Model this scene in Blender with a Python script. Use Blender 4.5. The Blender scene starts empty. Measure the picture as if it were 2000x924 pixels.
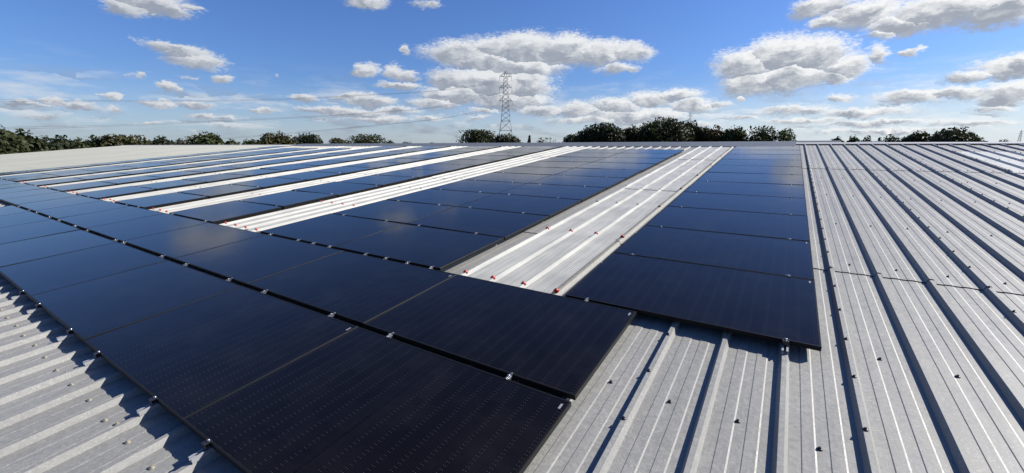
import bpy, math, random
import numpy as np
from mathutils import Matrix, Vector

# ------------------------------------------------------------------ camera
C = bpy.context.scene.collection
SC = bpy.context.scene
TH = math.radians(5.3)                       # roof pitch
H0 = 6.0                                     # height of the roof at the front of the array
RW = ((0.841321, -0.113998, 0.528379), (0.540536, 0.178348, -0.8222), (-0.000506, 0.977342, 0.211668))
EYE = Vector((0.80079, -0.6872, 7.4105))
FPX = 14.743587 / 36 * 2000
cam = bpy.data.objects.new("camera", bpy.data.cameras.new("camera"))
C.objects.link(cam)
m = Matrix(RW).to_4x4(); m.translation = EYE
cam.matrix_world = m
cam.data.sensor_width = 36; cam.data.lens = 14.743587
cam.data.clip_start = 0.02; cam.data.clip_end = 20000
SC.camera = cam

SUN_EL, SUN_AZ = math.radians(35.4), math.radians(46.0)      # azimuth from +Y towards +X

# ------------------------------------------------------------------ sky
def vdir(px, py):
    """World direction of a spot in the sky, as azimuth and elevation (radians)."""
    d = Matrix(RW) @ Vector(((px - 1000) / FPX, -(py - 462) / FPX, -1)); d.normalize()
    return math.atan2(d.x, d.y), math.asin(d.z)

W = bpy.data.worlds.new("World"); SC.world = W; W.use_nodes = True
nt = W.node_tree; nt.nodes.clear()
class NT:
    def __init__(s, t): s.t = t
    def n(s, kind, **kw):
        x = s.t.nodes.new(kind)
        for k, v in kw.items():
            if k == 'i':
                for a, b in v.items():
                    if hasattr(b, 'is_output'): s.t.links.new(b, x.inputs[a])
                    else: x.inputs[a].default_value = b
            else: setattr(x, k, v)
        return x
    def math(s, op, a, b=0.0, c=0.0, clamp=False):
        return s.n('ShaderNodeMath', operation=op, use_clamp=clamp, i={0: a, 1: b, 2: c}).outputs[0]
    def vm(s, op, a, b=(0, 0, 0), c=None):
        i = {0: a, 1: b}
        if c is not None: i[2] = c
        x = s.n('ShaderNodeVectorMath', operation=op, i=i)
        return x.outputs[1] if op in ('DOT_PRODUCT', 'LENGTH') else x.outputs[0]
    def mix(s, f, a, b, blend='MIX'):
        x = s.n('ShaderNodeMix', data_type='RGBA', blend_type=blend, i={0: f, 6: a, 7: b})
        return x.outputs[2]
    def ramp(s, f, stops):
        x = s.n('ShaderNodeValToRGB', i={0: f}); e = x.color_ramp.elements
        while len(e) < len(stops): e.new(0.5)
        for k, (p, c) in enumerate(stops):
            e[k].position = p; e[k].color = c if len(c) == 4 else (*c, 1)
        return x.outputs[0]
    def smooth(s, v, a, b, lo=0.0, hi=1.0):
        return s.n('ShaderNodeMapRange', interpolation_type='SMOOTHSTEP', i={0: v, 1: a, 2: b, 3: lo, 4: hi}).outputs[0]
    def noise(s, v, scale, detail=4, rough=0.5, dims='3D'):
        return s.n('ShaderNodeTexNoise', noise_dimensions=dims, i={'Vector': v, 'Scale': scale, 'Detail': detail, 'Roughness': rough})

CLOUDS = [  # px, py, rx, ry, weight: banks of cumulus, each a few overlapping heads
 (290,3,100,30,1),(255,12,65,22,1),(335,20,55,20,1),(375,15,40,10,.8),
 (310,88,38,14,1),(360,103,62,19,1),(388,122,66,19,1),(345,95,45,15,1),
 (435,157,26,10,1),(330,169,30,9,1),(352,172,16,7,1),(265,150,32,6,.7),(372,150,24,5,.6),(550,148,12,4,.5),
 (50,202,44,8,1),(110,198,40,11,1),(150,205,56,11,1),(222,195,16,7,1),(310,203,40,9,1),(372,203,46,8,1),
 (80,228,85,12,.6),(220,214,26,8,.8),(400,226,46,8,.8),(300,243,64,8,.6),(520,218,36,7,1),(440,228,30,6,.9),(440,244,60,7,.6),
 (595,190,44,9,1),(680,190,30,8,1),(720,196,60,13,1),(640,213,66,10,1),(700,219,82,13,1),(770,216,60,11,1),
 (715,138,28,16,1),(765,140,23,16,1),(790,150,30,14,1),(780,169,50,9,1),(795,100,13,12,1),(712,2,52,15,1),(830,8,40,12,.7),
 (740,233,74,9,1),(842,233,46,9,.9),
 (905,105,78,30,1.1),(965,95,70,28,1.1),(1030,95,76,31,1.2),(1100,100,72,31,1.2),(1170,105,62,30,1.1),(1232,102,52,22,1),
 (930,120,84,20,1.1),(1020,130,92,20,1.1),(890,156,57,24,1.1),(960,165,92,36,1.2),(1030,165,57,40,1.1),(900,186,84,20,1.1),
 (850,200,62,13,1),(1000,196,82,20,1.1),(1205,135,47,13,1),(940,216,40,8,.9),(930,229,36,6,.8),
 (1060,216,60,15,1),(1130,215,62,19,1),(1200,206,66,21,1),(1270,192,62,22,1),(1320,186,56,17,1),(1240,226,132,19,1),
 (1352,206,62,15,1),(1400,201,36,9,.9),(1150,236,112,14,.8),(1300,246,150,10,.8),
 (1455,128,66,36,1.1),(1530,108,78,38,1.2),(1595,108,72,38,1.1),(1650,130,66,30,1),(1716,105,30,24,1),(1468,160,64,28,1.1),
 (1540,150,92,32,1.1),(1620,150,62,19,1),(1450,190,14,12,.8),
 (1600,12,62,26,1.1),(1680,28,92,32,1.1),(1765,45,92,24,1.1),(1850,18,132,34,1.2),(1960,18,100,34,1.2),(1622,45,52,16,1),(1722,66,50,11,1),(1782,102,28,8,1),
 (1965,135,82,26,1.1),(1900,150,52,13,1),(1995,128,52,28,1.1),(1780,190,92,20,1),(1860,182,82,16,1),(1965,182,72,24,1.1),
 (1640,188,42,11,.9),(1550,216,112,11,.9),(1680,219,102,13,1),(1700,241,152,9,.9),(1900,242,122,9,.8),(1560,236,122,9,.8),
 (1450,229,62,8,.7),(1950,206,62,11,.8),(1720,256,200,7,.8),
]
w = NT(nt)
tc = w.n('ShaderNodeTexCoord').outputs['Generated']
sep = w.n('ShaderNodeSeparateXYZ', i={0: tc})
az = w.math('ARCTAN2', sep.outputs[0], sep.outputs[1])
el = w.math('ARCSINE', sep.outputs[2])
p0 = w.n('ShaderNodeCombineXYZ', i={0: az, 1: el}).outputs[0]
pst = w.vm('MULTIPLY', p0, (1, 1.9, 1))
n1 = w.noise(pst, 17, 5, 0.6).outputs['Color']
n2 = w.noise(pst, 75, 5, 0.62)
warp = w.vm('MULTIPLY', w.vm('SUBTRACT', n1, (.5, .5, .5)), (.075, .034, 0))
warp2 = w.vm('MULTIPLY', w.vm('SUBTRACT', n2.outputs['Color'], (.5, .5, .5)), (.022, .012, 0))
p = w.vm('ADD', w.vm('ADD', p0, warp), warp2)
M = None; V = None
for (cx, cy, rx, ry, wt) in CLOUDS:
    a, e = vdir(cx, cy); a2, _ = vdir(cx + rx, cy); a1, _ = vdir(cx - rx, cy)
    _, e2 = vdir(cx, cy - ry); _, e1 = vdir(cx, cy + ry)
    ra, re = abs(a2 - a1) / 2 * 1.05, abs(e2 - e1) / 2 * 1.05
    v = w.vm('MULTIPLY_ADD', p, (1 / ra, 1 / re, 0), (-a / ra, -e / re, 0))
    mi = w.math('SUBTRACT', wt, w.vm('LENGTH', v))
    if M is None: M, V = mi, v
    else:
        g = w.math('GREATER_THAN', mi, M)
        mx = w.n('ShaderNodeMix', data_type='VECTOR', i={0: g, 4: V, 5: v}); V = mx.outputs[1]
        M = w.math('MAXIMUM', M, mi)
fine = w.noise(w.vm('MULTIPLY', p0, (1, 2.2, 1)), 130, 5, 0.65).outputs['Fac']
M2 = w.math('ADD', M, w.math('MULTIPLY_ADD', fine, 0.95, -0.475))
# thin streaks low over the horizon, between the banks
lowm = w.math('MULTIPLY', w.smooth(el, 0.0, 0.03), w.smooth(el, 0.17, 0.05))
st = w.noise(w.vm('MULTIPLY', p0, (1, 4.5, 1)), 9, 6, 0.62).outputs['Fac']
thin = w.math('MULTIPLY', w.math('MULTIPLY', w.smooth(st, 0.44, 0.70), lowm), 0.8)
dens = w.math('MAXIMUM', w.smooth(M2, -0.10, 0.52), thin)
sh = w.vm('DOT_PRODUCT', V, (0.28, 0.85, 0))
bil = w.noise(w.vm('MULTIPLY', p, (1, 2.0, 1)), 30, 4, 0.55).outputs['Fac']
sh = w.math('ADD', sh, w.math('MULTIPLY_ADD', bil, 2.0, -1.0))
sh = w.math('ADD', sh, w.math('MULTIPLY', M2, -0.55))
lit = w.smooth(sh, -0.95, 0.25)
sunside = w.smooth(az, -1.3, 0.3)
hi = w.mix(sunside, (7.0, 7.3, 7.7, 1), (9.5, 9.6, 9.6, 1))
lo = w.mix(sunside, (3.1, 3.5, 4.3, 1), (3.6, 4.0, 4.7, 1))
ccol = w.mix(lit, lo, hi)
sky = w.n('ShaderNodeTexSky', sky_type='NISHITA', sun_disc=False, sun_elevation=SUN_EL, sun_rotation=SUN_AZ,
          altitude=50, air_density=1.15, dust_density=0.6, ozone_density=2.6)
hz = w.mix(1.0, sky.outputs[0], (.54, .77, 1.28, 1), 'MULTIPLY')
hz = w.mix(w.math('MULTIPLY', w.smooth(el, 0.15, 0.0), w.math('MULTIPLY_ADD', sunside, .42, .26)), hz, (8.2, 8.8, 9.2, 1))
fin = w.mix(dens, hz, ccol)
bg = w.n('ShaderNodeBackground', i={'Color': fin, 'Strength': 0.05})
out = w.n('ShaderNodeOutputWorld', i={'Surface': bg.outputs[0]})
W.cycles.sampling_method = 'MANUAL'; W.cycles.sample_map_resolution = 512

# ------------------------------------------------------------------ sun and exposure
sd = bpy.data.lights.new("sun", 'SUN'); sd.energy = 4.9; sd.angle = math.radians(0.53); sd.color = (1.0, 0.955, 0.875)
sun = bpy.data.objects.new("sun", sd); C.objects.link(sun)
sv = Vector((math.sin(SUN_AZ) * math.cos(SUN_EL), math.cos(SUN_AZ) * math.cos(SUN_EL), math.sin(SUN_EL)))
sun.rotation_euler = sv.to_track_quat('Z', 'Y').to_euler(); sun.location = (20, 20, 40)
vs = SC.view_settings
vs.view_transform = 'Standard'; vs.look = 'None'; vs.exposure = 1.0; vs.gamma = 1.0; vs.use_curve_mapping = False
SC.cycles.max_bounces = 8; SC.cycles.caustics_reflective = False; SC.cycles.caustics_refractive = False

# ------------------------------------------------------------------ materials
def new_mat(name):
    mt = bpy.data.materials.new(name); mt.use_nodes = True
    t = NT(mt.node_tree); b = mt.node_tree.nodes['Principled BSDF']
    return mt, t, b
def plain(name, col, rough=0.5, metal=0.0, spec=0.5, var=0.0, vscale=8.0):
    mt, t, b = new_mat(name)
    b.inputs['Roughness'].default_value = rough; b.inputs['Metallic'].default_value = metal
    b.inputs['Specular IOR Level'].default_value = spec
    if var:
        o = t.n('ShaderNodeTexCoord').outputs['Object']
        f = t.noise(o, vscale, 5, 0.6).outputs['Fac']
        c = t.mix(f, tuple(x * (1 - var) for x in col) + (1,), tuple(min(1, x * (1 + var)) for x in col) + (1,))
        t.t.links.new(c, b.inputs['Base Color'])
    else: b.inputs['Base Color'].default_value = (*col, 1)
    return mt

def roof_metal(name, c0, c1, cream, metal):
    """Weathered galvanised sheet: spangle, painted glints, streaks down the slope, specks of grime and moss stain."""
    mt, t, b = new_mat(name)
    o = t.n('ShaderNodeTexCoord').outputs['Object']
    sp = t.n('ShaderNodeTexVoronoi', feature='F1', i={'Vector': t.vm('ADD', o, t.vm('MULTIPLY', t.noise(o, 60, 2).outputs['Color'], (.02, .02, .02))), 'Scale': 55})
    spv = t.n('ShaderNodeSeparateColor', i={0: sp.outputs['Color']}).outputs[0]
    streak = t.noise(t.vm('MULTIPLY', o, (22, 1.1, 1)), 1.6, 5, 0.6).outputs['Fac']
    big = t.noise(o, 1.1, 4, 0.6).outputs['Fac']
    f = t.math('ADD', t.math('MULTIPLY', spv, 0.26), t.math('ADD', t.math('MULTIPLY', streak, 0.62), t.math('MULTIPLY', big, 0.46)))
    f = t.smooth(f, 0.30, 1.02)
    col = t.mix(f, (*c0, 1), (*c1, 1))
    fl = t.n('ShaderNodeTexVoronoi', feature='F1', i={'Vector': o, 'Scale': 150})
    flv = t.n('ShaderNodeSeparateColor', i={0: fl.outputs['Color']}).outputs[1]
    col = t.mix(t.math('MULTIPLY', t.smooth(flv, .80, .95), t.math('MULTIPLY_ADD', big, .7, -.12)), col, tuple(min(1, x * 1.75) for x in c1) + (1,))  # glints of the spangle facets painted in as lighter cells
    tone = t.n('ShaderNodeTexWhiteNoise', noise_dimensions='3D', i={0: t.vm('FLOOR', t.vm('DIVIDE', t.vm('ADD', o, (-.27, 2.74, 50)), (1.0035, 6.74, 400)))}).outputs['Value']
    col = t.mix(t.math('MULTIPLY', tone, .16), col, (.03, .03, .03, 1))
    # pale lime-like weathering blotches
    bl = t.smooth(t.noise(o, 6.5, 5, 0.65).outputs['Fac'], 0.52, 0.72)
    col = t.mix(t.math('MULTIPLY', bl, 0.16), col, (*cream, 1))
    # dark grime specks and short scratches
    v2 = t.n('ShaderNodeTexVoronoi', feature='F1', i={'Vector': t.vm('MULTIPLY', o, (1, .55, 1)), 'Scale': 42, 'Randomness': 1})
    sp2 = t.math('MULTIPLY', t.smooth(v2.outputs['Distance'], 0.16, 0.07), t.smooth(t.noise(o, 5, 3).outputs['Fac'], 0.5, 0.64))
    col = t.mix(t.math('MULTIPLY', sp2, 0.45), col, (.13, .13, .12, 1))
    sc = t.smooth(t.noise(t.vm('MULTIPLY', o, (90, 22, 30)), 1.0, 3, 0.55).outputs['Fac'], 0.66, 0.74)
    col = t.mix(t.math('MULTIPLY', sc, 0.30), col, (.16, .16, .15, 1))
    t.t.links.new(col, b.inputs['Base Color'])
    b.inputs['Metallic'].default_value = metal; b.inputs['Specular IOR Level'].default_value = 0.4
    r = t.math('MULTIPLY_ADD', spv, 0.16, t.math('MULTIPLY_ADD', big, 0.16, 0.42))
    t.t.links.new(r, b.inputs['Roughness'])
    # sparkling facets of the zinc
    nz = t.noise(o, 420, 1, 0.5).outputs['Fac']
    bp = t.n('ShaderNodeBump', i={'Strength': 0.22, 'Distance': 0.0015, 'Height': t.math('ADD', t.math('MULTIPLY', spv, .5), nz)})
    lg = t.n('ShaderNodeBump', i={'Strength': 0.25, 'Distance': 0.01, 'Height': t.noise(t.vm('MULTIPLY', o, (3, .6, 1)), 1.5, 2).outputs['Fac'], 'Normal': bp.outputs[0]})
    t.t.links.new(lg.outputs[0], b.inputs['Normal'])
    return mt

MAT = {}
MAT['roof'] = roof_metal('galvanised_sheet', (.185, .183, .174), (.248, .245, .230), (.262, .256, .228), 0.08)
MAT['roof_sunlit'] = roof_metal('sunlit_pale_sheet', (.196, .198, .180), (.232, .234, .210), (.24, .238, .21), 0.0)  # same sheeting, cream look of its sunlit rib sides put into the colour

for key_, c0_, c1_ in (('grp', (.23, .23, .22, 1), (.36, .357, .33, 1)), ('grp_white', (.40, .397, .37, 1), (.54, .535, .49, 1))):
    mt, t, b = new_mat('rooflight_' + key_); MAT[key_] = mt
    o = t.n('ShaderNodeTexCoord').outputs['Object']
    f = t.smooth(t.math('ADD', t.math('MULTIPLY', t.noise(t.vm('MULTIPLY', o, (16, .5, 1)), 2.0, 4, .6).outputs['Fac'], .6), t.math('MULTIPLY', t.noise(o, 3, 4).outputs['Fac'], .4)), .3, .7)
    t.t.links.new(t.mix(f, c0_, c1_), b.inputs['Base Color'])
    b.inputs['Roughness'].default_value = 0.5; b.inputs['Specular IOR Level'].default_value = 0.22

MAT['frame'] = plain('black_anodised', (.007, .007, .007), 0.45, 0.0, 0.16)
MAT['clamp_black'] = plain('black_clamp', (.015, .015, .017), 0.4, 0.0, 0.5)
MAT['alu'] = plain('mill_aluminium', (.34, .345, .355), 0.38, 0.9, 0.5, 0.08, 60)
MAT['bolt'] = plain('stainless_bolt', (.45, .45, .46), 0.3, 0.9)
MAT['sticker'] = plain('barcode_label', (.20, .20, .21), 0.5)
MAT['screw'] = plain('dark_screw', (.024, .023, .023), 0.45, 0.2, .5, .2, 60)
MAT['screw_old'] = plain('weathered_screw', (.22, .20, .155), 0.5, 0.3, .5, .35, 90)
MAT['red'] = plain('red_cap', (.36, .026, .016), 0.4, 0, .5, .25, 120)
MAT['brown'] = plain('faded_cap', (.12, .045, .032), 0.5, 0, .5, .25, 120)
MAT['ridge'] = plain('ridge_flashing', (.10, .107, .110), 0.5, 0.1, .5, .14, 2.5)
MAT['ridge_pale'] = plain('pale_ridge_cap', (.38, .375, .35), 0.45, 0.0, .5, .1, 4)
MAT['filler'] = plain('pale_filler', (.34, .335, .31), 0.6, 0.0, .4, .12, 9)
MAT['dark'] = plain('lap_shade_dark', (.05, .05, .05), 0.7)  # painted shade for the edges of the sheet laps
MAT['clad'] = plain('wall_cladding', (.42, .44, .45), 0.5, 0.1, .5, .08, 3)
MAT['steel'] = plain('pylon_steel', (.095, .10, .108), 0.55, 0.2)
MAT['insul'] = plain('insulator', (.10, .085, .08), 0.3)
MAT['wire'] = plain('conductor', (.10, .10, .11), 0.5, 0.3)
MAT['bark'] = plain('bark', (.075, .06, .045), 0.9, 0, .3, .3, 6)
MAT['far_roof'] = plain('slate_roof', (.07, .08, .10), 0.6, 0, .4, .15, .8)
MAT['far_wall'] = plain('far_wall', (.22, .21, .19), 0.8, 0, .3, .1, .5)

mt, t, b = new_mat('pv_glass'); MAT['glass'] = mt
# half-cut cells: 18 across the long side in two blocks of nine, 6 along the short side
o = t.n('ShaderNodeTexCoord').outputs['Object']
s = t.n('ShaderNodeSeparateXYZ', i={0: o}); X, Y = s.outputs[0], s.outputs[1]
def tri(x, period):                      # distance to the nearest multiple of period
    return t.math('PINGPONG', x, period / 2)
CELLX, CELLY = 0.0925, 0.1820
dx = tri(X, CELLX); dy = tri(Y, CELLY)
edge = t.math('MAXIMUM', t.smooth(dx, .0022, .0008), t.smooth(dy, .0022, .0008))
mid = t.smooth(t.math('ABSOLUTE', X), .0085, .006)
bus = t.smooth(tri(Y, 0.01138), .0011, .0004)
dot = t.math('MULTIPLY', t.smooth(tri(Y, 0.02276), .0023, .0010), t.smooth(t.math('ABSOLUTE', t.math('SUBTRACT', dx, .006)), .0027, .0011))
cellv = t.n('ShaderNodeTexWhiteNoise', noise_dimensions='3D', i={0: t.vm('FLOOR', t.vm('DIVIDE', o, (CELLX, CELLY, 1)))}).outputs['Value']
col = t.mix(cellv, (.0022, .0021, .0030, 1), (.0034, .0032, .0046, 1))
col = t.mix(edge, col, (.0014, .0014, .002, 1)); col = t.mix(mid, col, (.0010, .0010, .0014, 1))
nomid = t.math('SUBTRACT', 1.0, mid)
col = t.mix(t.math('MULTIPLY', bus, .5), col, (.010, .010, .013, 1))
col = t.mix(t.math('MULTIPLY', t.math('MULTIPLY', dot, nomid), .45), col, (.085, .086, .095, 1))
wo = t.n('ShaderNodeObjectInfo')
dust = t.noise(t.vm('ADD', o, t.vm('MULTIPLY', (1, 1, 1), t.vm('MULTIPLY', wo.outputs['Location'], (3, 5, 7)))), 2.2, 5, .65).outputs['Fac']
col = t.mix(t.math('MULTIPLY', t.smooth(dust, .42, .8), .012), col, (.32, .31, .29, 1))
t.t.links.new(col, b.inputs['Base Color'])
t.t.links.new(t.math('MULTIPLY_ADD', dust, .10, .055), b.inputs['Roughness'])
b.inputs['IOR'].default_value = 1.33; b.inputs['Specular Tint'].default_value = (.90, .50, .38, 1)
wv = t.n('ShaderNodeBump', i={'Strength': .05, 'Distance': .02, 'Height': t.noise(t.vm('MULTIPLY', o, (1, 1.6, 1)), 1.6, 2).outputs['Fac']})
t.t.links.new(wv.outputs[0], b.inputs['Normal'])

def leaf_mat(name, col, var=.4):
    mt, t, b = new_mat(name)
    o = t.n('ShaderNodeTexCoord').outputs['Object']
    f = t.noise(o, .55, 4, .65).outputs['Fac']
    f2 = t.n('ShaderNodeTexWhiteNoise', i={0: t.vm('FLOOR', t.vm('MULTIPLY', o, (2.2, 2.2, 2.2)))}).outputs['Value']
    f = t.math('ADD', t.math('MULTIPLY', f, .7), t.math('MULTIPLY', f2, .3))
    c = t.mix(t.smooth(f, .3, .72), tuple(x * (1 - var) for x in col) + (1,), (min(1, col[0] * (1 + var * 1.15)), min(1, col[1] * (1 + var)), col[2] * (1 + var * .6), 1))
    t.t.links.new(c, b.inputs['Base Color']); b.inputs['Roughness'].default_value = .6; b.inputs['Specular IOR Level'].default_value = .25
    tr = t.n('ShaderNodeBsdfTranslucent', i={'Color': c}); ms = t.n('ShaderNodeMixShader', i={0: .22, 1: b.outputs[0], 2: tr.outputs[0]})
    t.t.links.new(ms.outputs[0], t.t.nodes['Material Output'].inputs[0])
    return mt
LEAF = {'oak': leaf_mat('oak_leaves', (0.0258, 0.0334, 0.0114)), 'dark': leaf_mat('dark_leaves', (0.0182, 0.0258, 0.0099)),
        'green': leaf_mat('green_leaves', (0.0319, 0.0426, 0.0129)), 'olive': leaf_mat('olive_leaves', (0.0410, 0.0410, 0.0144)),
        'gold': leaf_mat('turning_leaves', (0.0570, 0.0395, 0.0137)), 'pale': leaf_mat('pale_leaves', (0.0988, 0.0988, 0.0760)),
        'red': leaf_mat('purple_leaves', (0.0266, 0.0106, 0.0106)), 'light': leaf_mat('light_leaves', (0.0532, 0.0646, 0.0198))}

mt, t, b = new_mat('meadow'); MAT['ground'] = mt
o = t.n('ShaderNodeTexCoord').outputs['Object']
f = t.noise(o, .02, 6, .6).outputs['Fac']
t.t.links.new(t.mix(t.smooth(f, .35, .65), (.055, .075, .025, 1), (.10, .10, .045, 1)), b.inputs['Base Color']); b.inputs['Roughness'].default_value = .95
MAT['tarmac'] = plain('tarmac', (.05, .05, .052), .9, 0, .3, .2, 1.5)

# ------------------------------------------------------------------ mesh helpers
class MB:
    def __init__(s): s.v = []; s.f = []; s.s = []
    def add(s, vs, fs, smooth=False):
        b = len(s.v); s.v += [tuple(x) for x in vs]; s.f += [tuple(b + i for i in f) for f in fs]; s.s += [smooth] * len(fs)
    def box(s, x0, x1, y0, y1, z0, z1):
        s.add([(x0,y0,z0),(x1,y0,z0),(x1,y1,z0),(x0,y1,z0),(x0,y0,z1),(x1,y0,z1),(x1,y1,z1),(x0,y1,z1)],
              [(3,2,1,0),(4,5,6,7),(0,1,5,4),(1,2,6,5),(2,3,7,6),(3,0,4,7)])
    def tube(s, pts, r, n=6, r2=None, cap=True):
        pts = [Vector(p) for p in pts]; base = len(s.v); k = len(pts)
        for i, p in enumerate(pts):
            d = (pts[min(i + 1, k - 1)] - pts[max(i - 1, 0)]).normalized()
            a = d.cross(Vector((0, 0, 1)) if abs(d.z) < .9 else Vector((1, 0, 0))).normalized(); c = d.cross(a)
            rr = r if r2 is None else r + (r2 - r) * i / (k - 1)
            for j in range(n):
                th = 2 * math.pi * j / n
                s.v.append(tuple(p + a * (rr * math.cos(th)) + c * (rr * math.sin(th))))
        for i in range(k - 1):
            for j in range(n):
                q = base + i * n; s.f.append((q + j, q + (j + 1) % n, q + n + (j + 1) % n, q + n + j)); s.s.append(n > 5)
        if cap:
            s.f.append(tuple(base + j for j in range(n))); s.s.append(False)
            s.f.append(tuple(base + (k - 1) * n + j for j in reversed(range(n)))); s.s.append(False)
    def lathe(s, prof, n=10, c=(0, 0, 0)):
        base = len(s.v)
        for r, z in prof:
            for j in range(n):
                th = 2 * math.pi * j / n; s.v.append((c[0] + r * math.cos(th), c[1] + r * math.sin(th), c[2] + z))
        for i in range(len(prof) - 1):
            for j in range(n):
                q = base + i * n; s.f.append((q + j, q + (j + 1) % n, q + n + (j + 1) % n, q + n + j)); s.s.append(True)
        s.f.append(tuple(base + (len(prof) - 1) * n + j for j in range(n))); s.s.append(False)
    def mesh(s, name, mat):
        me = bpy.data.meshes.new(name); me.from_pydata(s.v, [], s.f)
        me.polygons.foreach_set('use_smooth', s.s); me.materials.append(mat); me.update(); return me
def link(name, data, parent=None, mw=None):
    o = bpy.data.objects.new(name, data); C.objects.link(o)
    if parent is not None: o.parent = parent
    if mw is not None: o.matrix_local = mw
    return o
def tag(o, label=None, cat=None, group=None, kind=None):
    if label: o['label'] = label
    if cat: o['category'] = cat
    if group: o['group'] = group
    if kind: o['kind'] = kind
    return o
ROOF = Matrix.Translation((0, 0, H0)) @ Matrix.Rotation(TH, 4, 'X')
def on_roof(u, v, z=0.0): return ROOF @ Matrix.Translation((u, v, z))

# ------------------------------------------------------------------ ground
g = MB()
g.add([(-4000,-4000,0),(4000,-4000,0),(4000,4000,0),(-4000,4000,0)], [(0,1,2,3)])
tag(link('ground', g.mesh('ground', MAT['ground'])), kind='structure')
g = MB(); g.add([(-75,-18,.004),(45,-18,.004),(45,45,.004),(-75,45,.004)], [(0,1,2,3)])
tag(link('yard', g.mesh('yard', MAT['tarmac'])), kind='structure')

# ------------------------------------------------------------------ the warehouse
PITCH = 0.3345; PAN = -0.09; RIB = 0.035
def rib_u(k):                    # centre line of rib k; the bays get slightly narrower past the first array block
    if k >= -17: return 0.262 + PITCH * k
    return 0.262 + PITCH * -17 + 0.3285 * (k + 17)
U0K, U1K = -188, 92              # first and last rib: left verge to right end
V_EAVE, V_RIDGE = -9.0, 16.28
house = link('warehouse_building', None)
tag(house, 'long low warehouse whose grey ribbed metal roof carries the solar panels', 'building')

def bay(p):                      # profile of one bay from rib centre to next rib centre
    return [(0.0125, RIB), (0.030, 0), (.0800, 0), (.0842, .0027), (.1325, .0027), (.1400, 0), (.1890, 0), (.1932, .0027),
            (.2435, .0027), (.2510, 0), (p - .030, 0), (p - .0125, RIB)]
def sheet(mb, k0, k1, v0, v1, z, skirt=.007, fine=False):
    row = []
    for k in range(k0, k1):
        a = rib_u(k); pth = rib_u(k + 1) - a
        pts = bay(pth)
        if fine:
            pts = [(0.0125, RIB), (0.030, 0)]
            q = .030
            while q < pth - .058:
                pts += [(q + .006, 0), (q + .0130, .0022), (q + .0190, .0022), (q + .0260, 0)]; q += .0265
            pts += [(pth - .030, 0), (pth - .0125, RIB)]
        row += [(a + du, dz) for du, dz in pts]
    n = len(row)
    vs = [(u, v0, PAN + z + dz - skirt) for u, dz in row] + [(u, v0, PAN + z + dz) for u, dz in row] + [(u, v1, PAN + z + dz) for u, dz in row]
    fs = []
    for i in range(n - 1):
        fs.append((i, i + 1, n + i + 1, n + i)); fs.append((n + i, n + i + 1, 2 * n + i + 1, 2 * n + i))
    mb.add(vs, fs)
def seam_mesh(k0, k1, v, z, fine=False):  # dark strip standing in for the shaded edge of a sheet lap
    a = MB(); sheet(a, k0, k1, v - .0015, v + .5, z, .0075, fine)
    n = len(a.v) // 3; b2 = MB(); b2.add(a.v[:2 * n], a.f[0::2]); return b2.mesh('lap_shade', MAT['dark'])
K_PALE = -86                     # the bare sheets coloured pale for their sunlit ribs start left of the array
courses = [(V_EAVE, 4.06, 0.0), (4.02, 10.80, .007), (10.76, V_RIDGE, .014)]
for v0, v1, z in courses:
    mb = MB(); sheet(mb, K_PALE, U1K, v0, v1, z)
    link('roof_sheeting', mb.mesh('roof_sheeting', MAT['roof']), house, ROOF)
for v0, v1, z in courses:
    mb = MB(); sheet(mb, U0K, K_PALE, v0, v1, z)
    o = link('roof_sheeting', mb.mesh('roof_sheeting', MAT['roof_sunlit']), house, ROOF); o['label'] = 'bare roof sheets left of the array, coloured pale as sunlit ribs'
for v, z in ((4.02, .007), (10.76, .014)): link('lap_shade', seam_mesh(-26, U1K, v, z), house, ROOF)
# the far slope, gables, walls and eaves of the same building
ur, ul = rib_u(U1K), rib_u(U0K)
zr = H0 + V_RIDGE * math.sin(TH) + PAN * math.cos(TH); yr = V_RIDGE * math.cos(TH)
ye = V_EAVE * math.cos(TH); ze = H0 + V_EAVE * math.sin(TH) + PAN
yb = 2 * yr - ye
mb = MB(); mb.add([(ul, yr + .02, zr), (ur, yr + .02, zr), (ur, yb, ze), (ul, yb, ze)], [(0,1,2,3)])
link('roof_slope', mb.mesh('roof_slope', MAT['roof']), house)
mb = MB()
zi = .06
for (xa, xb, ya, yb2) in ((ul+.1, ur-.1, ye+.15, ye+.35), (ul+.1, ur-.1, yb-.35, yb-.15)): mb.box(xa, xb, ya, yb2, 0, ze - zi)
for x in (ul + .1, ur - .3):
    mb.add([(x, ye+.35, 0), (x, yb-.35, 0), (x, yb-.35, ze-zi), (x, yr, zr-zi*2), (x, ye+.35, ze-zi),
            (x+.2, ye+.35, 0), (x+.2, yb-.35, 0), (x+.2, yb-.35, ze-zi), (x+.2, yr, zr-zi*2), (x+.2, ye+.35, ze-zi)],
           [(0,1,2,3,4), (9,8,7,6,5), (0,4,9,5), (1,6,7,2), (2,7,8,3), (3,8,9,4)])
link('wall', mb.mesh('wall', MAT['clad']), house)
# verge trim along the far left gable
mb = MB(); mb.box(ul - .06, ul + .012, V_EAVE, V_RIDGE, PAN - .12, PAN + .04)
link('verge_trim', mb.mesh('verge_trim', MAT['roof_sunlit']), house, ROOF)

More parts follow.
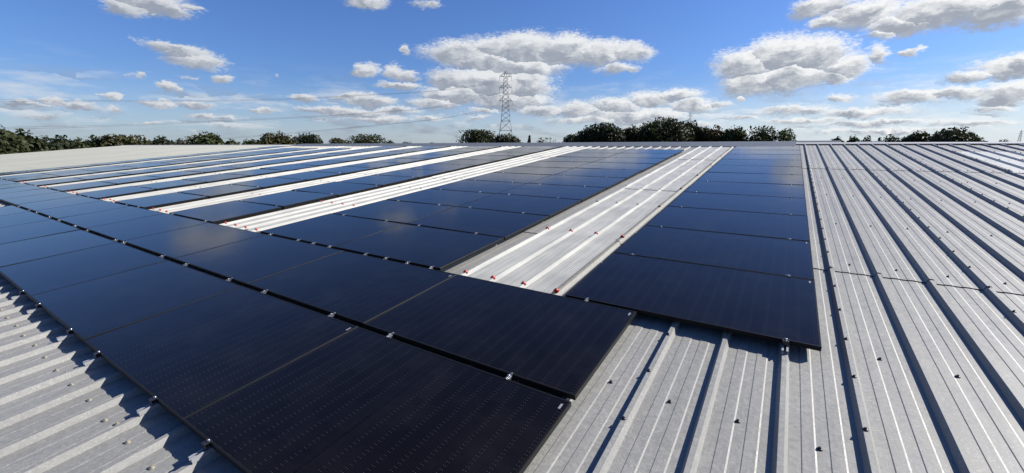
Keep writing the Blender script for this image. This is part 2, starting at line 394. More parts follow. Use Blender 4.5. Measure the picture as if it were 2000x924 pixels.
# ridge: low pale cap both ends, taller grey flashing with a notched lower edge over the array
def cap(mb, u0, u1, v_front, z_front, v_top, z_top, lip):
    vs = []
    for u in (u0, u1):
        vs += [(u, v_front, z_front - lip), (u, v_front, z_front), (u, v_top, z_top), (u, v_top + .25, z_top - .01), (u, v_top + 1.1, z_top - .22)]
    mb.add(vs, [(i, i + 5, i + 6, i + 1) for i in range(4)] + [(0, 1, 2, 3, 4), (9, 8, 7, 6, 5)])
UA, UB = -27.45, 1.02
mb = MB(); cap(mb, UB, ur, V_RIDGE - .10, -.030, V_RIDGE + .03, -.012, .022)
link('ridge_cap', mb.mesh('ridge_cap', MAT['ridge_pale']), house, ROOF)
mb = MB(); cap(mb, ul, UA, V_RIDGE - .10, -.040, V_RIDGE + .03, -.030, .008)
link('ridge_cap', mb.mesh('ridge_cap', MAT['ridge_pale']), house, ROOF)
mb = MB(); n_f = 12
edges = [UA + (UB - UA) * i / n_f for i in range(n_f + 1)]
for i in range(n_f):            # lapped lengths
    dz = .002 * (i % 2)
    cap(mb, edges[i], edges[i + 1] + (.05 if i < n_f - 1 else 0), 15.44, -.046 + dz, V_RIDGE + .05, .028 + dz, .012)
rf = link('ridge_flashing', mb.mesh('ridge_flashing', MAT['ridge']), house, ROOF)
mb = MB()
for k in range(-84, 2):         # filler closes the pans under the flashing's lower edge
    a, bb = rib_u(k), rib_u(k + 1)
    if bb < UA or a > UB: continue
    mb.add([(a+.035, 15.38, PAN+.012), (bb-.034, 15.38, PAN+.012), (bb-.018, 15.43, -.058), (a+.02, 15.43, -.058)], [(0,1,2,3)])
    mb.box(a + .036, bb - .035, 15.40, 15.43, PAN + .010, -.060)
link('profile_filler', mb.mesh('profile_filler', MAT['filler']), rf)

# rooflights: translucent sheets let into the roof between the panel columns
def screw_mesh(name, mat, r=.0125):
    mb = MB(); mb.lathe([(r, 0), (r, .0022), (r * .78, .005), (r * .55, .0065)], 10); mb.lathe([(r * .5, .006), (r * .5, .0125), (r * .4, .0135)], 6)
    return mb.mesh(name, mat)
ME_SCREW = screw_mesh('roof_screw', MAT['screw']); ME_SCREWB = screw_mesh('rooflight_screw', MAT['screw'], .018); ME_SCREW_OLD = screw_mesh('roof_screw', MAT['screw_old'], .014)
def cap_mesh(mat, k=1.0):
    mb = MB(); mb.lathe([(.021, -.012), (.021, .0), (.019, .008), (.012, .014), (.005, .017)], 12)
    mb.lathe([(.007, .016), (.006, .021)], 8)
    mb.box(-.026, .026, -.009, .009, -.016, .001)
    mb.v = [(x * k, y * k, z if z < 0 else z * k) for x, y, z in mb.v]
    return mb.mesh('fixing_cap', mat)
ME_CAP, ME_CAPB = cap_mesh(MAT['red'], .92), cap_mesh(MAT['brown'], .70)
PURL = [2.435, 4.165, 5.90, 7.42, 9.05, 10.85, 12.55, 14.1]
rnd = random.Random(4)
def rooflight(k0, k1, v0, v1, detail, mat='grp'):
    root = link('rooflight', None, house)
    ss = [v0, 7.36, 11.9, v1] if v0 < 5 else [v0, v1]
    for i in range(len(ss) - 1):
        mb = MB(); sheet(mb, k0, k1, ss[i] - (.08 if i else 0), ss[i + 1], .019 + .007 * i, .007, True)
        link('rooflight_sheet', mb.mesh('rooflight_sheet', MAT[mat]), root, ROOF)
        if i: link('lap_shade', seam_mesh(k0, k1, ss[i] - .08, .019 + .007 * i, True), root, ROOF)
    zt = PAN + RIB + .021
    for j, v in enumerate(PURL):
        if v < v0 or v > v1 - .2: continue
        for k in range(k0, k1 + 1):
            o = link('fixing_cap', ME_CAP if j < (2 if detail else 1) else ME_CAPB, root, on_roof(rib_u(k), v + rnd.uniform(-.012, .012), zt))
    if detail:
        for uu in (rib_u(k0) - .045, rib_u(k1) - .028):
            v = v0 + .12
            while v < min(v1 - .2, 14.3 if detail > 1 else 10):
                if all(abs(v - q) > .06 for q in PURL): link('rooflight_screw', ME_SCREWB, root, on_roof(uu, v, PAN + (.008 if uu < rib_u(k0) else .020) + (.007 if v > 7.4 else 0)))
                v += .302
    return root
# strips between the columns: (left rib, right rib)
STRIPS = [(-6, -3), (-21, -17), (-30, -26), (-39, -35), (-48, -44), (-57, -53), (-66, -62), (-81, -77)]
for i, (a, bb) in enumerate(STRIPS):
    o = rooflight(a, bb, 2.20, 15.30, 2 if i == 0 else (1 if i == 1 else 0))
o = rooflight(12, 15, 10.74, 14.40, 1, 'grp_white')
o = rooflight(28, 31, 10.74, 14.40, 0, 'grp_white')

# roof screws: in the pans over every purlin, and stitching every third rib
rows = [-3.6, -1.9, -.172, 1.493, 2.475, 4.237, 5.84, 7.75, 9.49, 10.90, 12.6, 14.3, 15.6]
pos = []
for v in rows:
    for k in range(-188, 60):
        a = rib_u(k); du = .1545
        if v < 0: du = .150
        u = a + du
        if -28.2 < u < -5.6 and v > 0.02: continue
        if -5.6 < u < -.02 and v > .02: continue
        if -.62 < u < 1.14 and v > 2.32: continue
        pos.append((u + rnd.uniform(-.004, .004), v + rnd.uniform(-.012, .012), PAN + (.014 if v > 10.8 else .007 if v > 4.04 else 0) + .0005, v < 0))
        if v < 0 and k % 3 == 1: pos.append((u + .105, v + .02, PAN + .0005, True))
for k in range(0, 60, 3):
    v = 1.21
    while v < 15.9:
        u = rib_u(k) - .004
        if not (-.62 < u < 1.14 and v > 2.25): pos.append((u, v + rnd.uniform(-.01, .01), PAN + RIB + (.014 if v > 10.8 else .007 if v > 4.04 else 0) + .0005, False))
        v += .4655
el_ = ROOF.inverted() @ EYE
VIEWR = Matrix(RW).transposed()
def in_view(q):
    w_ = VIEWR @ ((ROOF @ Vector(q)) - EYE)
    return w_.z < -.1 and abs(w_.x / -w_.z) < 1.23 and abs(w_.y / -w_.z) < .575
inv_ = [q for q in pos if in_view(q[:3])]
inv_.sort(key=lambda q: (Vector(q[:3]) - el_).length)
for q in inv_[:100]:
    link('roof_screw', ME_SCREW_OLD if q[3] else ME_SCREW, house, on_roof(*q[:3]) @ Matrix.Rotation(rnd.uniform(0, 3), 4, 'Z'))
mb = MB(); mb2 = MB()
for q in inv_[100:]:
    far = (Vector(q[:3]) - el_).length
    if far > 75: continue
    kf = 2.6 if q[0] < -28 else 1.0
    (mb2 if q[3] else mb).lathe([(.0135 * kf, 0), (.011 * kf, .005 * kf), (.006 * kf, .012 * kf)], 6, q[:3])
o = link('roof_screw', mb.mesh('roof_screw', MAT['screw']), house, ROOF); o['kind'] = 'stuff'
o = link('roof_screw', mb2.mesh('roof_screw', MAT['screw_old']), house, ROOF); o['kind'] = 'stuff'

# ------------------------------------------------------------------ solar panels
PW = 1.7160; FR = .030
def panel_meshes(h):
    mb = MB(); w2, h2, lip = PW / 2, h / 2, .011
    o4 = [(-w2,-h2),(w2,-h2),(w2,h2),(-w2,h2)]; i4 = [(-w2+lip,-h2+lip),(w2-lip,-h2+lip),(w2-lip,h2-lip),(-w2+lip,h2-lip)]
    c4 = [(x*(1-.0009), y*(1-.0014)) for x, y in o4]
    vs = [(x,y,-FR) for x,y in o4] + [(x,y,-.0012) for x,y in o4] + [(x,y,0) for x,y in c4] + [(x,y,0) for x,y in i4] + [(x,y,-.005) for x,y in i4] + \
         [(x*.985,y*.98,-FR) for x,y in o4]
    fs = []
    for i in range(4):
        j = (i + 1) % 4
        fs += [(i,j,4+j,4+i), (4+i,4+j,8+j,8+i), (8+i,8+j,12+j,12+i), (12+i,12+j,16+j,16+i), (j,i,20+i,20+j)]
    mb.add(vs, fs); fr = mb.mesh('frame', MAT['frame'])
    mb = MB(); mb.box(-w2+lip-.002, w2-lip+.002, -h2+lip-.002, h2-lip+.002, -.006, -.0014); gl = mb.mesh('glass', MAT['glass'])
    return fr, gl
ROWV = {'F': (.0174, 1.133), 'S': (1.185, 2.2700)}
for i in range(11): ROWV[i] = (2.318 + 1.159 * i + (.0 if i == 0 else .014), 2.318 + 1.159 * (i + 1) - .014)
MESH = {}
def pm(h):
    h = round(h, 3)
    if h not in MESH: MESH[h] = panel_meshes(h)
    return MESH[h]
mb = MB(); mb.box(-.006, .006, -.020, .020, 0, .0004); ME_STICK = mb.mesh('barcode_sticker', MAT['sticker'])
# mid clamp: pressed silver clip bridging the gap; dark clamp on the upper rows; end clamp with its short rail
def mid_mesh(gap, mat, name):
    mb = MB(); g2 = gap / 2
    mb.box(-.020, .020, -g2 - .009, g2 + .009, .0004, .0030)
    mb.box(-.020, -.0175, -g2 + .002, g2 - .002, -.028, .0010); mb.box(.0175, .020, -g2 + .002, g2 - .002, -.028, .0010)
    return mb.mesh(name, mat)
def slim_mesh(gap):
    mb = MB(); g2 = gap / 2
    mb.box(-.0045, .0045, -g2 - .006, g2 + .009, .0005, .0032)
    mb.box(-.012, .012, -g2 + .003, g2 - .003, -.030, -.004)
    mb.box(.0030, .0085, g2 - .004, g2 + .009, .0006, .0075)
    return mb.mesh('mid_clamp', MAT['alu'])
ME_MIDS = slim_mesh(.050); ME_MIDB = mid_mesh(.028, MAT['clamp_black'], 'mid_clamp')
mb = MB(); mb.lathe([(.0068, .003), (.0068, .0095), (.005, .0105)], 6); ME_BOLT = mb.mesh('bolt', MAT['bolt'])
mb = MB()
mb.box(-.018, .018, -.004, .009, .0004, .0032); mb.box(-.018, .018, -.026, -.004, -.0008, .0024)
mb.box(-.018, .018, -.026, -.0235, -.030, -.0008); mb.box(-.018, -.0155, -.0235, -.001, -.030, -.0010)
ME_END = mb.mesh('end_clamp', MAT['clamp_black'])
mb = MB()                        # top-hat mini rail on the rib crown
mb.box(-.018, .018, -.088, .20, -.054, -.0515); mb.box(-.018, -.0152, -.088, .20, -.0515, -.0300); mb.box(.0152, .018, -.088, .20, -.0515, -.0300)
mb.box(-.0152, -.007, -.088, .20, -.0325, -.0302); mb.box(.007, .0152, -.088, .20, -.0325, -.0302)
MAT['rail'] = plain('bright_rail', (.34, .345, .355), .4, .3)
ME_RAIL = mb.mesh('mounting_rail', MAT['rail'])
mb = MB(); mb.box(PW / 2 - .012, PW / 2 - .003, -.565, .565, -.087, -.0305); ME_SKIRT = mb.mesh('edge_skirt', MAT['frame'])
mb = MB(); mb.box(-.018, .018, -.15, .15, -.054, -.0305); ME_RAILS = mb.mesh('mounting_rail', MAT['clamp_black'])

ORD = ['first','second','third','fourth','fifth','sixth','seventh','eighth','ninth','tenth','eleventh','twelfth','thirteenth','fourteenth','fifteenth','sixteenth','seventeenth','eighteenth']
jit = random.Random(11)
def panel(u0, row, label, group, sticker=False):
    v0, v1 = ROWV[row]; h = v1 - v0
    root = link('solar_panel', None)
    near = row in ('F', 'S') and u0 > -4
    j = .0012 if near else .0032
    root.matrix_world = on_roof(u0 + PW / 2, (v0 + v1) / 2, 0) @ Matrix.Rotation(jit.gauss(0, j), 4, 'X') @ Matrix.Rotation(jit.gauss(0, j), 4, 'Y')
    tag(root, label, 'solar panel', group)
    fr, gl = pm(h)
    link('frame', fr, root); link('glass', gl, root)
    if sticker: link('barcode_sticker', ME_STICK, root, Matrix.Translation((PW / 2 - .034, h / 2 - .058, -.0014)))
    return root, u0 + PW / 2, (v0 + v1) / 2, h
def clamp(root, uc, vc, u, v, me, rail=None, bolt=True):
    c = link(me.name.split('.')[0], me, root, Matrix.Translation((u - uc, v - vc, 0)))
    if bolt: link('bolt', ME_BOLT, c)
    if rail is not None: link('mounting_rail', rail, c)
    return c
def ribs_in(a, b): return [rib_u(k) for k in range(-90, 60) if a <= rib_u(k) <= b]
def two_ribs(u0, f0=.2, f1=.8):
    r = ribs_in(u0 + .08, u0 + PW - .08)
    if not r: return []
    return sorted({min(r, key=lambda x: abs(x - (u0 + PW * f))) for f in (f0, f1)})

PU = 1.7213
GF, GS = 'panels of the front row', 'panels of the second row'
for i in range(8):
    u0 = .002 - PW - PU * i
    lab = f"black solar panel in the front row, {ORD[i]} from its near right end"
    root, uc, vc, h = panel(u0, 'F', lab, GF, i < 2)
    cl = {0: (-.401, -1.409), 1: (-2.08, -3.08), 2: (-3.753, -4.756), 3: (-5.42, -6.72)}.get(i)
    us = [min(ribs_in(x - .3, x + .3), key=lambda r: abs(r - x)) for x in cl] if cl else two_ribs(u0)
    for u in us: clamp(root, uc, vc, u, 1.159, ME_MIDS)
    ue = {0: (-1.41,), 1: (-2.08, -3.08), 2: (-3.753, -4.756), 3: (-5.42,)}.get(i)
    ue = [min(ribs_in(x - .3, x + .3), key=lambda r: abs(r - x)) for x in ue] if ue else us
    for u in ue: clamp(root, uc, vc, u, .0174, ME_END, ME_RAIL)
for i in range(16):
    u0 = 0.0 - PW - PU * i
    lab = f"black solar panel in the second row, {ORD[i]} from its near right end"
    root, uc, vc, h = panel(u0, 'S', lab, GS, i < 2)
    x0, x1 = u0 + .05, u0 + PW - .02
    for x in ((-.392,) if i == 0 else ()): clamp(root, uc, vc, .262 - 2 * PITCH, 2.294, ME_MIDS)
    if i in (1, 2, 3):
        for k in range(-18, -6):
            u = rib_u(k)
            if x0 <= u <= x1 and k not in (-11, -15): clamp(root, uc, vc, u, 2.294, ME_MIDS)
    elif i > 3:
        for u in two_ribs(u0): clamp(root, uc, vc, u, 2.294, ME_MIDS)

COLS = [('of the column right of the widest rooflight', -.601, 11, 'right hand panel column'),
        ('of the double column left of the widest rooflight, right half', -3.690, 10, 'double panel column'),
        ('of the double column left of the widest rooflight, left half', -5.412, 10, 'double panel column')]
names = ['second', 'third', 'fourth', 'fifth', 'sixth']
for j in range(5):
    COLS.append((f'of the {names[j]} column left of the widest rooflight', -8.58 - 2.945 * j - (.03 if j > 2 else 0), 11 if j < 4 else 10, f'{names[j]} panel column'))
COLS.append(('of the far left double column, right half', -23.36, 10, 'far left double column'))
COLS.append(('of the far left double column, left half', -25.08, 10, 'far left double column'))
COLS.append(('of the outermost column beside the pale bare roof', -28.22, 11, 'outermost panel column'))
for (txt, u0, n, grp) in COLS:
    for i in range(n):
        where = 'lowest' if i == 0 else 'topmost' if i == n - 1 else f'{ORD[i]} lowest'
        lab = f"{where} solar panel {txt}"
        root, uc, vc, h = panel(u0, i, lab, grp, grp == 'right hand panel column' and i < 2)
        if u0 < -6 and grp != 'double panel column' and 'left half' not in txt and not (grp.startswith('far left') and u0 < -24):
            link('edge_skirt', ME_SKIRT, root)
        us = [rib_u(2), rib_u(-2)] if grp == 'right hand panel column' else two_ribs(u0)
        v1 = 2.318 + 1.159 * (i + 1)
        for u in us:
            clamp(root, uc, vc, u, v1, ME_MIDB if grp == 'right hand panel column' or i > 4 else ME_MIDS, None, i < 5)
        if grp == 'right hand panel column' and i == 0: clamp(root, uc, vc, rib_u(2), 2.318, ME_END, ME_RAIL)

# ------------------------------------------------------------------ placing things in the landscape
def at(px, dist, z=0.0):
    """Ground spot at a distance along the azimuth of a picture column."""
    a, _ = vdir(px, 285)
    return Vector((EYE.x + dist * math.sin(a), EYE.y + dist * math.cos(a), z))
def span(px0, px1, dist): return (at(px1, dist) - at(px0, dist)).length
def height(py, px, dist):
    _, e = vdir(px, py); return EYE.z + dist * math.tan(e)

# ------------------------------------------------------------------ trees
def tree(px, w, top, dist, kind, label, shape='round', seed=0, dens=1.0, group='trees beyond the roof'):
    r = np.random.default_rng(seed + abs(int(px)) * 7)
    base = at(px, dist); H = height(top, px, dist) * (1.0 if shape == 'dome' or px < 300 else 1.03 if px < 1600 else 1.07); Wd = span(px - w / 2, px + w / 2, dist) * {'cone': 1.6, 'dome': 1.12}.get(shape, 1.40)
    root = link(dict(round='broadleaf_tree', dome='broadleaf_tree', sparse='open_crowned_tree', cone='conifer_tree', bush='bush')[shape], None, None, Matrix.Translation(base))
    tag(root, label, 'bush' if shape == 'bush' else 'tree', group)
    cb = H * (.09 if shape != 'bush' else .02); ch = H - cb
    tk = MB(); tr = max(.12, H * .022)
    pts = [(0, 0, 0), (r.normal(0, .1), r.normal(0, .1), H * .25), (r.normal(0, .3), r.normal(0, .3), H * .55), (r.normal(0, .5), r.normal(0, .5), H * .85)]
    tk.tube(pts, tr, 8, tr * .3)
    nl = 7 if shape != 'sparse' else 16
    for i in range(nl):
        a = r.uniform(0, 6.28); z0 = H * r.uniform(.22, .6); L = Wd * r.uniform(.25, .42)
        p0 = Vector((0, 0, z0)); p1 = p0 + Vector((math.cos(a) * L * .5, math.sin(a) * L * .5, L * .45)); p2 = p0 + Vector((math.cos(a) * L, math.sin(a) * L, min(L * 1.1, H * .96 - z0)))
        tk.tube([p0, p1, p2], tr * .4, 5, tr * .1)
        if shape == 'sparse':
            for q in range(3):
                a2 = a + r.normal(0, .7); p3 = p1 + Vector((math.cos(a2) * L * .4, math.sin(a2) * L * .4, L * r.uniform(.2, .7))); tk.tube([p1, p3], tr * .2, 4, tr * .06)
    link('trunk', tk.mesh('trunk', MAT['bark']), root)
    # crown: lobes of leaf sprays spread through the volume
    nlobes = int(r.integers(13, 19)) if shape != 'cone' else 12
    lobes = []
    for i in range(nlobes):
        if shape == 'cone':
            f = i / nlobes; z = cb + ch * (f * .92 + .04); R = Wd * .5 * (1 - f) ** .8 * r.uniform(.7, 1)
            c = np.array([r.normal(0, R * .3), r.normal(0, R * .3), z]); rad = np.array([R * .8 + .1, R * .8 + .1, ch * .09])
        else:
            th = r.uniform(0, 6.283); ph = r.uniform(-.45, 1.15)
            k = r.uniform(.55, .74) if shape != 'dome' else r.uniform(.62, .74)
            c = np.array([math.cos(th) * math.cos(ph) * Wd * .5 * k, math.sin(th) * math.cos(ph) * Wd * .5 * k, cb + ch * (.50 if shape != 'sparse' else .55) + math.sin(ph) * ch * .50 * k])
            s_ = r.uniform(.26, .40) if shape != 'dome' else r.uniform(.30, .38)
            rad = np.array([Wd * s_ * .78, Wd * s_ * .78, min(ch * .34, Wd * s_ * .62)])
        lobes.append((c, rad))
    if shape in ('round', 'dome', 'bush'):
        lobes.append((np.array([0, 0, cb + ch * .45]), np.array([Wd * .40, Wd * .40, ch * .42])))
        lobes.append((np.array([0, 0, cb + ch * .70]), np.array([Wd * .28, Wd * .28, ch * .30])))
    dist_k = 110 / dist
    leaf = {'sparse': .30, 'cone': .26}.get(shape, .40) * max(1, .8 / dist_k ** .4) * (H / 14) ** .35
    per = int((270 if shape != 'sparse' else 75) * dens)
    V = []; 
    for c, rad in lobes:
        d = r.normal(size=(per, 3)); d /= np.linalg.norm(d, axis=1)[:, None]
        q = r.uniform(.62, 1.10, (per, 1)) + r.exponential(.05, (per, 1))
        P = c + d * q * rad
        keep = P[:, 2] < H * 1.01
        P = P[keep]; d = d[keep]; n = len(P)
        t1 = r.normal(size=(n, 3)); t1 += d * -.2; t1 /= np.linalg.norm(t1, axis=1)[:, None]
        nrm = d + r.normal(0, .55, (n, 3)); t2 = np.cross(nrm, t1); t2 /= np.linalg.norm(t2, axis=1)[:, None]
        sz = leaf * r.uniform(.55, 1.25, (n, 1))
        V.append(np.stack([P - t1 * sz - t2 * sz * .15, P - t2 * sz * .6, P + t1 * sz, P + t2 * sz * .6], 1))
    V = np.concatenate(V); n = len(V)
    me = bpy.data.meshes.new('crown'); me.from_pydata(V.reshape(-1, 3).tolist(), [], (np.arange(n)[:, None] * 4 + np.arange(4)).tolist())
    me.materials.append(LEAF[kind]); link('crown', me, root)
    return root

TREES = [
 (-15, 120, 243, 88, 'oak', 'tall dark oak at the left edge of the photo, behind the pale roof', 'round', 1.3),
 (45, 72, 253, 92, 'oak', 'dark rounded oak just right of the tall tree at the left edge', 'round', 1.2),
 (82, 70, 266, 96, 'dark', 'low dark tree right of the rounded oak, behind the pale roof verge', 'round', 1.1),
 (120, 66, 265, 98, 'dark', 'knobbly dark tree standing midway along the left tree belt', 'round', 1.1),
 (152, 62, 269, 100, 'green', 'dull green tree filling a dip in the left tree belt', 'round', 1.0),
 (186, 50, 265, 104, 'dark', 'narrow dark tree left of the broad bushy tree above the verge', 'round', 1.0),
 (240, 84, 264, 104, 'olive', 'broad bushy olive green tree above the pale roof corner', 'round', 1.1),
 (282, 46, 275.5, 118, 'dark', 'small dark tree between the bushy olive tree and the dome shaped tree', 'round', .8),
 (317, 54, 266.5, 120, 'dark', 'smooth dome shaped dark tree behind the pale roof ridge', 'dome', 1.2),
 (352, 26, 274, 122, 'dark', 'small dark tree squeezed beside the pale open tree', 'round', .8),
 (371, 40, 261, 116, 'pale', 'pale thin crowned tree with visible branches showing sky through', 'sparse', .9),
 (405, 54, 261, 112, 'green', 'full green tree right of the pale thin crowned tree', 'round', 1.1),
 (456, 34, 274.5, 128, 'green', 'low green tree left of its twin near the ridge flashing end', 'round', .9),
 (489, 34, 274, 130, 'green', 'low green tree between its left twin and the brownish two-peaked tree', 'round', .9),
 (543, 54, 258, 118, 'olive', 'brownish green tree with two peaks behind the flashing end', 'round', 1.1),
 (598, 46, 262, 120, 'dark', 'compact dark round tree just right of the brownish two-peaked tree', 'round', 1.1),
 (664, 32, 271.5, 170, 'olive', 'flat topped small tree left of the wide leafy tree', 'round', .9),
 (720, 62, 265, 165, 'green', 'wide leafy tree standing alone left of the pylon', 'round', 1.1),
 (762, 26, 274, 172, 'dark', 'dark low tree tucked against the right of the wide leafy tree', 'dome', .8),
 (797, 20, 277.5, 260, 'dark', 'tiny far bush, left of the two on the open horizon', 'bush', .5),
 (845, 18, 279, 300, 'dark', 'tiny far bush, right of the two on the open horizon', 'bush', .5),
 (936, 60, 256, 150, 'oak', 'dark rounded oak in front of the pylon, left of its foot', 'round', 1.3),
 (989, 38, 263, 148, 'dark', 'dark bushy tree covering the foot of the tall pylon', 'round', 1.1),
 (1034, 15, 265, 140, 'olive', 'slim pointed conifer standing alone right of the pylon', 'cone', .9),
 (1056, 20, 270, 142, 'red', 'dark purple leaved bush beside the pale feathery bush', 'bush', .7),
 (1073, 28, 269.5, 144, 'pale', 'pale feathery bush right of the purple bush', 'sparse', .9),
 (1122, 36, 261, 138, 'dark', 'lowest dark oak at the left end of the big tree clump', 'round', 1.1),
 (1150, 40, 247, 140, 'oak', 'dark oak with a knobbly top in the left part of the clump', 'round', 1.1),
 (1178, 54, 242, 136, 'dark', 'broad near black oak, left peak of the big clump', 'round', 1.3),
 (1207, 28, 251, 146, 'dark', 'dark tree in the dip of the clump behind two oaks', 'round', 1.0),
 (1234, 32, 246, 140, 'oak', 'dark oak with ragged gaps right of the dip in the clump', 'round', 1.0),
 (1264, 40, 245.5, 138, 'dark', 'dark shoulder oak left of the tallest tree of the clump', 'round', 1.1),
 (1296, 66, 231.5, 136, 'oak', 'tallest oak crowning the big tree clump', 'round', 1.4),
 (1344, 44, 236.5, 142, 'dark', 'dark oak with the distant pylon rising above it', 'round', 1.2),
 (1370, 36, 248, 140, 'oak', 'dark oak between the pylon-topped oak and the golden tree', 'round', 1.1),
 (1397, 34, 248, 136, 'gold', 'golden brown autumn tree on the right shoulder of the clump', 'round', 1.0),
 (1429, 38, 249, 134, 'green', 'green tree with airy edges right of the golden brown tree', 'round', .8),
 (1479, 60, 246.5, 132, 'dark', 'dark gappy tree near the right end of the tall flashing', 'round', .75),
 (1527, 36, 251.5, 130, 'light', 'light green airy sapling at the end of the tall flashing', 'sparse', .9),
 (1634, 26, 271, 190, 'dark', 'small dark tree at the end of the far slate roof', 'round', .8),
 (1664, 22, 267.5, 185, 'green', 'small green tree poking up in the middle of the low right trees', 'round', .8),
 (1692, 24, 269.5, 190, 'olive', 'small scrubby tree right of the small green tree', 'round', .7),
 (1716, 20, 269, 188, 'dark', 'small dark rounded tree left of the bushier low tree', 'dome', .7),
 (1737, 38, 266.5, 180, 'dark', 'low bushy dark tree left of the two-topped right hand tree', 'round', .9),
 (1790, 56, 261.5, 160, 'oak', 'dark two-topped tree left of the great dome tree', 'round', 1.1),
 (1864, 98, 248, 140, 'oak', 'great wide dome of an oak on the right skyline', 'dome', 1.6),
 (1958, 30, 274.5, 320, 'dark', 'far low tree clump beneath the small right hand pylon', 'bush', .8),
]
for i, (px, wd, top, dist, kind, lab, shp, den) in enumerate(TREES):
    tree(px, wd, top, dist, kind, lab, shp, i, den)
# far-off belt of woodland along the horizon
r = np.random.default_rng(77); V = []
for i in range(9000):
    a = math.radians(r.uniform(-95, 45)); d = r.uniform(620, 760)
    hh = (5.2 + 2.4 * math.sin(a * 23) + 1.6 * math.sin(a * 61 + 1)) * r.uniform(.1, 1)
    P = np.array([EYE.x + d * math.sin(a), EYE.y + d * math.cos(a), hh]); t1 = r.normal(size=3); t2 = r.normal(size=3); s_ = 1.7
    V += [P - t1 * s_, P - t2 * s_, P + t1 * s_, P + t2 * s_]
me = bpy.data.meshes.new('distant_wood'); me.from_pydata([tuple(v) for v in V], [], [(4*i, 4*i+1, 4*i+2, 4*i+3) for i in range(9000)])
me.materials.append(LEAF['dark']); tag(link('distant_wood', me), 'thin dark line of woodland along the far horizon', 'wood', None, 'stuff')

# ------------------------------------------------------------------ far building beyond the ridge
def far_building(px0, px1, top, dist, label):
    a = at(px0, dist); bq = at(px1, dist); L = (bq - a).length; Ht = height(top, (px0 + px1) / 2, dist)
    root = link('distant_building', None, None, Matrix.Translation(a) @ Matrix.Rotation(math.atan2(bq.y - a.y, bq.x - a.x), 4, 'Z'))
    tag(root, label, 'building')
    mb = MB(); mb.box(0, L, 0, 14, 0, Ht - 1.6); link('wall', mb.mesh('wall', MAT['far_wall']), root)
    mb = MB(); mb.add([(-.4,-.4,Ht-1.7),(L+.4,-.4,Ht-1.7),(L+.4,7,Ht),(-.4,7,Ht),(L+.4,14.4,Ht-1.7),(-.4,14.4,Ht-1.7),
                       (-.4,-.4,Ht-1.85),(L+.4,-.4,Ht-1.85),(L+.4,14.4,Ht-1.85),(-.4,14.4,Ht-1.85)],
                      [(0,1,2,3),(3,2,4,5),(6,7,1,0),(8,9,5,4),(0,3,5,9,6),(7,8,4,2,1)])
    link('roof', mb.mesh('roof', MAT['far_roof']), root)
    return root
far_building(1546, 1640, 274.3, 150, 'low slate grey roofed shed beyond the right ridge end')
far_building(1672, 1724, 275.6, 150, 'smaller slate grey roofed shed between the low right trees')

# ------------------------------------------------------------------ pylons and power lines
def pylon(px, dist, k, Hpx, rot, label, base_py=285):
    """Lattice tower; sizes given in source pixels of the photo times k metres per pixel."""
    base = at(px, dist)
    root = link('pylon', None, None, Matrix.Translation(base) @ Matrix.Rotation(rot, 4, 'Z'))
    tag(root, label, 'pylon', 'electricity pylons')
    bpy.context.view_layer.update(); gz = EYE.z
    zz = lambda py: gz + (285 - py) * k
    lv = [(0, 3.35), (zz(257), 2.75), (zz(239.5), 2.05), (zz(211), 1.5), (zz(203), 1.36), (zz(180), 1.02), (zz(160), .72), (zz(151), .30)]
    lv = [(z, hw / .244 * k) for z, hw in lv]
    t_ = max(.10, k * .62)
    body = MB()
    def hw(z):
        for (z0, a), (z1, b2) in zip(lv, lv[1:]):
            if z0 <= z <= z1: return a + (b2 - a) * (z - z0) / (z1 - z0)
        return lv[-1][1]
    zs = [lv[0][0], lv[1][0] * .55, lv[1][0], lv[2][0]]
    n = 11
    zs += [lv[2][0] + (lv[-1][0] - lv[2][0]) * (i / n) ** .9 for i in range(1, n + 1)]
    for sx, sy in ((1,1),(1,-1),(-1,1),(-1,-1)):
        body.tube([(sx * a, sy * a, z) for z, a in lv], t_ * .62, 4, t_ * .42)
    for z0, z1 in zip(zs, zs[1:]):
        a, b2 = hw(z0), hw(z1)
        for (x0, y0), (x1, y1) in (((1,1),(1,-1)),((1,-1),(-1,-1)),((-1,-1),(-1,1)),((-1,1),(1,1))):
            body.tube([(x0*a, y0*a, z0), (x1*b2, y1*b2, z1)], t_ * .34, 4); body.tube([(x1*a, y1*a, z0), (x0*b2, y0*b2, z1)], t_ * .34, 4)
            if z0 in (lv[1][0], lv[2][0]): body.tube([(x0*a, y0*a, z0), (x1*a, y1*a, z0)], t_ * .4, 4)
    link('lattice_tower', body.mesh('lattice_tower', MAT['steel']), root)
    tips = []
    for py, L, ins in ((160, 11.0, 8.2), (180, 11.6, 9.5), (203, 12.2, 8.5)):
        arm = MB(); z = zz(py); a = hw(z); L = L * k
        for s_ in (1, -1):
            for y in (-a, a):
                arm.tube([(s_*a, y, z), (s_*L, 0, z)], t_ * .42, 4); arm.tube([(s_*a*.9, y*.9, z + 5.5*k), (s_*L, 0, z)], t_ * .42, 4)
            arm.tube([(s_*(a+L)/2, -a/2, z), (s_*(a+L)/2, a/2, z)], t_ * .3, 4); arm.tube([(s_*(a+L)/2, 0, z), (s_*(a+L)/2, 0, z + 2.7*k)], t_ * .3, 4)
            tips.append((s_*L, 0, z - ins*k))
        ao = link('crossarm', arm.mesh('crossarm', MAT['steel']), root)
        for s_ in (1, -1):
            im = MB(); nd = 9
            im.tube([(s_*L, 0, z), (s_*L, 0, z - ins*k)], t_ * .3, 5)
            for d in range(nd): im.lathe([(t_*.3, 0), (t_*.62, .02), (t_*.3, .12)], 7, (s_*L, 0, z - ins*k*(.2 + .75*d/nd)))
            link('insulator', im.mesh('insulator', MAT['insul']), ao)
    bpy.context.view_layer.update()
    return root, [root.matrix_world @ Vector(p) for p in tips]
D1 = 200.0; k1 = D1 / FPX / math.cos(0) 
bpy.context.view_layer.update()
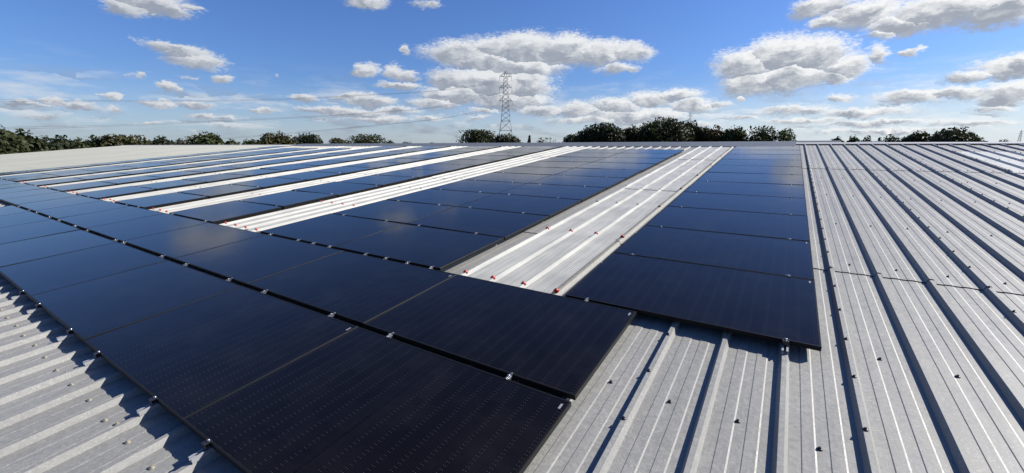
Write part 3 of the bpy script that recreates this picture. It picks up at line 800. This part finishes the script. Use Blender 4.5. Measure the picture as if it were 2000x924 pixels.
p1, tips1 = pylon(988, D1, k1, 135, math.radians(32.7), 'tall grey lattice pylon with three pairs of arms behind the array')
p2, tips2 = pylon(1343, 760, 760 / FPX * .40, 60, math.radians(20), 'distant faint pylon rising above the big tree clump')
p3, tips3 = pylon(1988, 640, 640 / FPX * .135, 30, math.radians(-8), 'tiny distant pylon at the right edge of the skyline')
bpy.context.view_layer.update()
def on_mat(root, tips_local): return [root.matrix_world @ Vector(p) for p in tips_local]
def wire(pts, rad, label, group):
    P = [Vector(p) for p in pts]; Q = []
    ext = [P[0] * 2 - P[1]] + P + [P[-1] * 2 - P[-2]]
    for i in range(1, len(ext) - 2):
        a, b_, c_, d_ = ext[i - 1:i + 3]
        for s_ in range(10):
            t_ = s_ / 10
            Q.append(.5 * ((2 * b_) + (c_ - a) * t_ + (2 * a - 5 * b_ + 4 * c_ - d_) * t_ ** 2 + (3 * b_ - a - 3 * c_ + d_) * t_ ** 3))
    Q.append(P[-1]); mb = MB(); mb.tube(Q, rad, 5)
    tag(link('power_line', mb.mesh('power_line', MAT['wire'])), label, 'power line', group)
def sp(px, py, d):
    p_ = at(px, d); p_.z = height(py, px, d); return p_
GW = 'power lines strung from the pylon'
LW = [(0, [(850, 178), (700, 187), (560, 194.5), (400, 198), (200, 198.5), (0, 197), (-260, 190)], 'top'),
      (1, [(850, 210), (750, 219), (600, 229), (400, 238.5), (200, 246.5), (0, 250.5), (-260, 250)], 'middle'),
      (2, [(880, 229), (800, 239), (700, 248.5), (600, 258), (430, 271), (200, 282), (-260, 291)], 'lowest')]
for lvl, pp, nm in LW:
    for side in (1, 0):
        tip = tips1[lvl * 2 + side]
        off = 1.4 if side == 0 else -1.4
        pts = [tip] + [sp(x, y + off * (.25 + .9 * (1 - max(0, x) / 1000)), 200 + (.5 - side) * 6 + (988 - x) * .012) for x, y in pp]
        wire(pts, .035, f"{nm} level power line left of the tall pylon, {'lower' if side == 0 else 'upper'} of its pair", GW)
for lvl, nm, ys in ((0, 'top', (181, 208)), (1, 'middle', (206, 226)), (2, 'lowest', (225, 240))):
    tip = tips1[lvl * 2]
    pts = [tip, sp(1060, ys[0], 260), sp(1150, ys[1], 370), tips2[lvl * 2 + 1]]
    wire(pts, .045, f'{nm} level power line sagging right from tall pylon to distant pylon', GW)
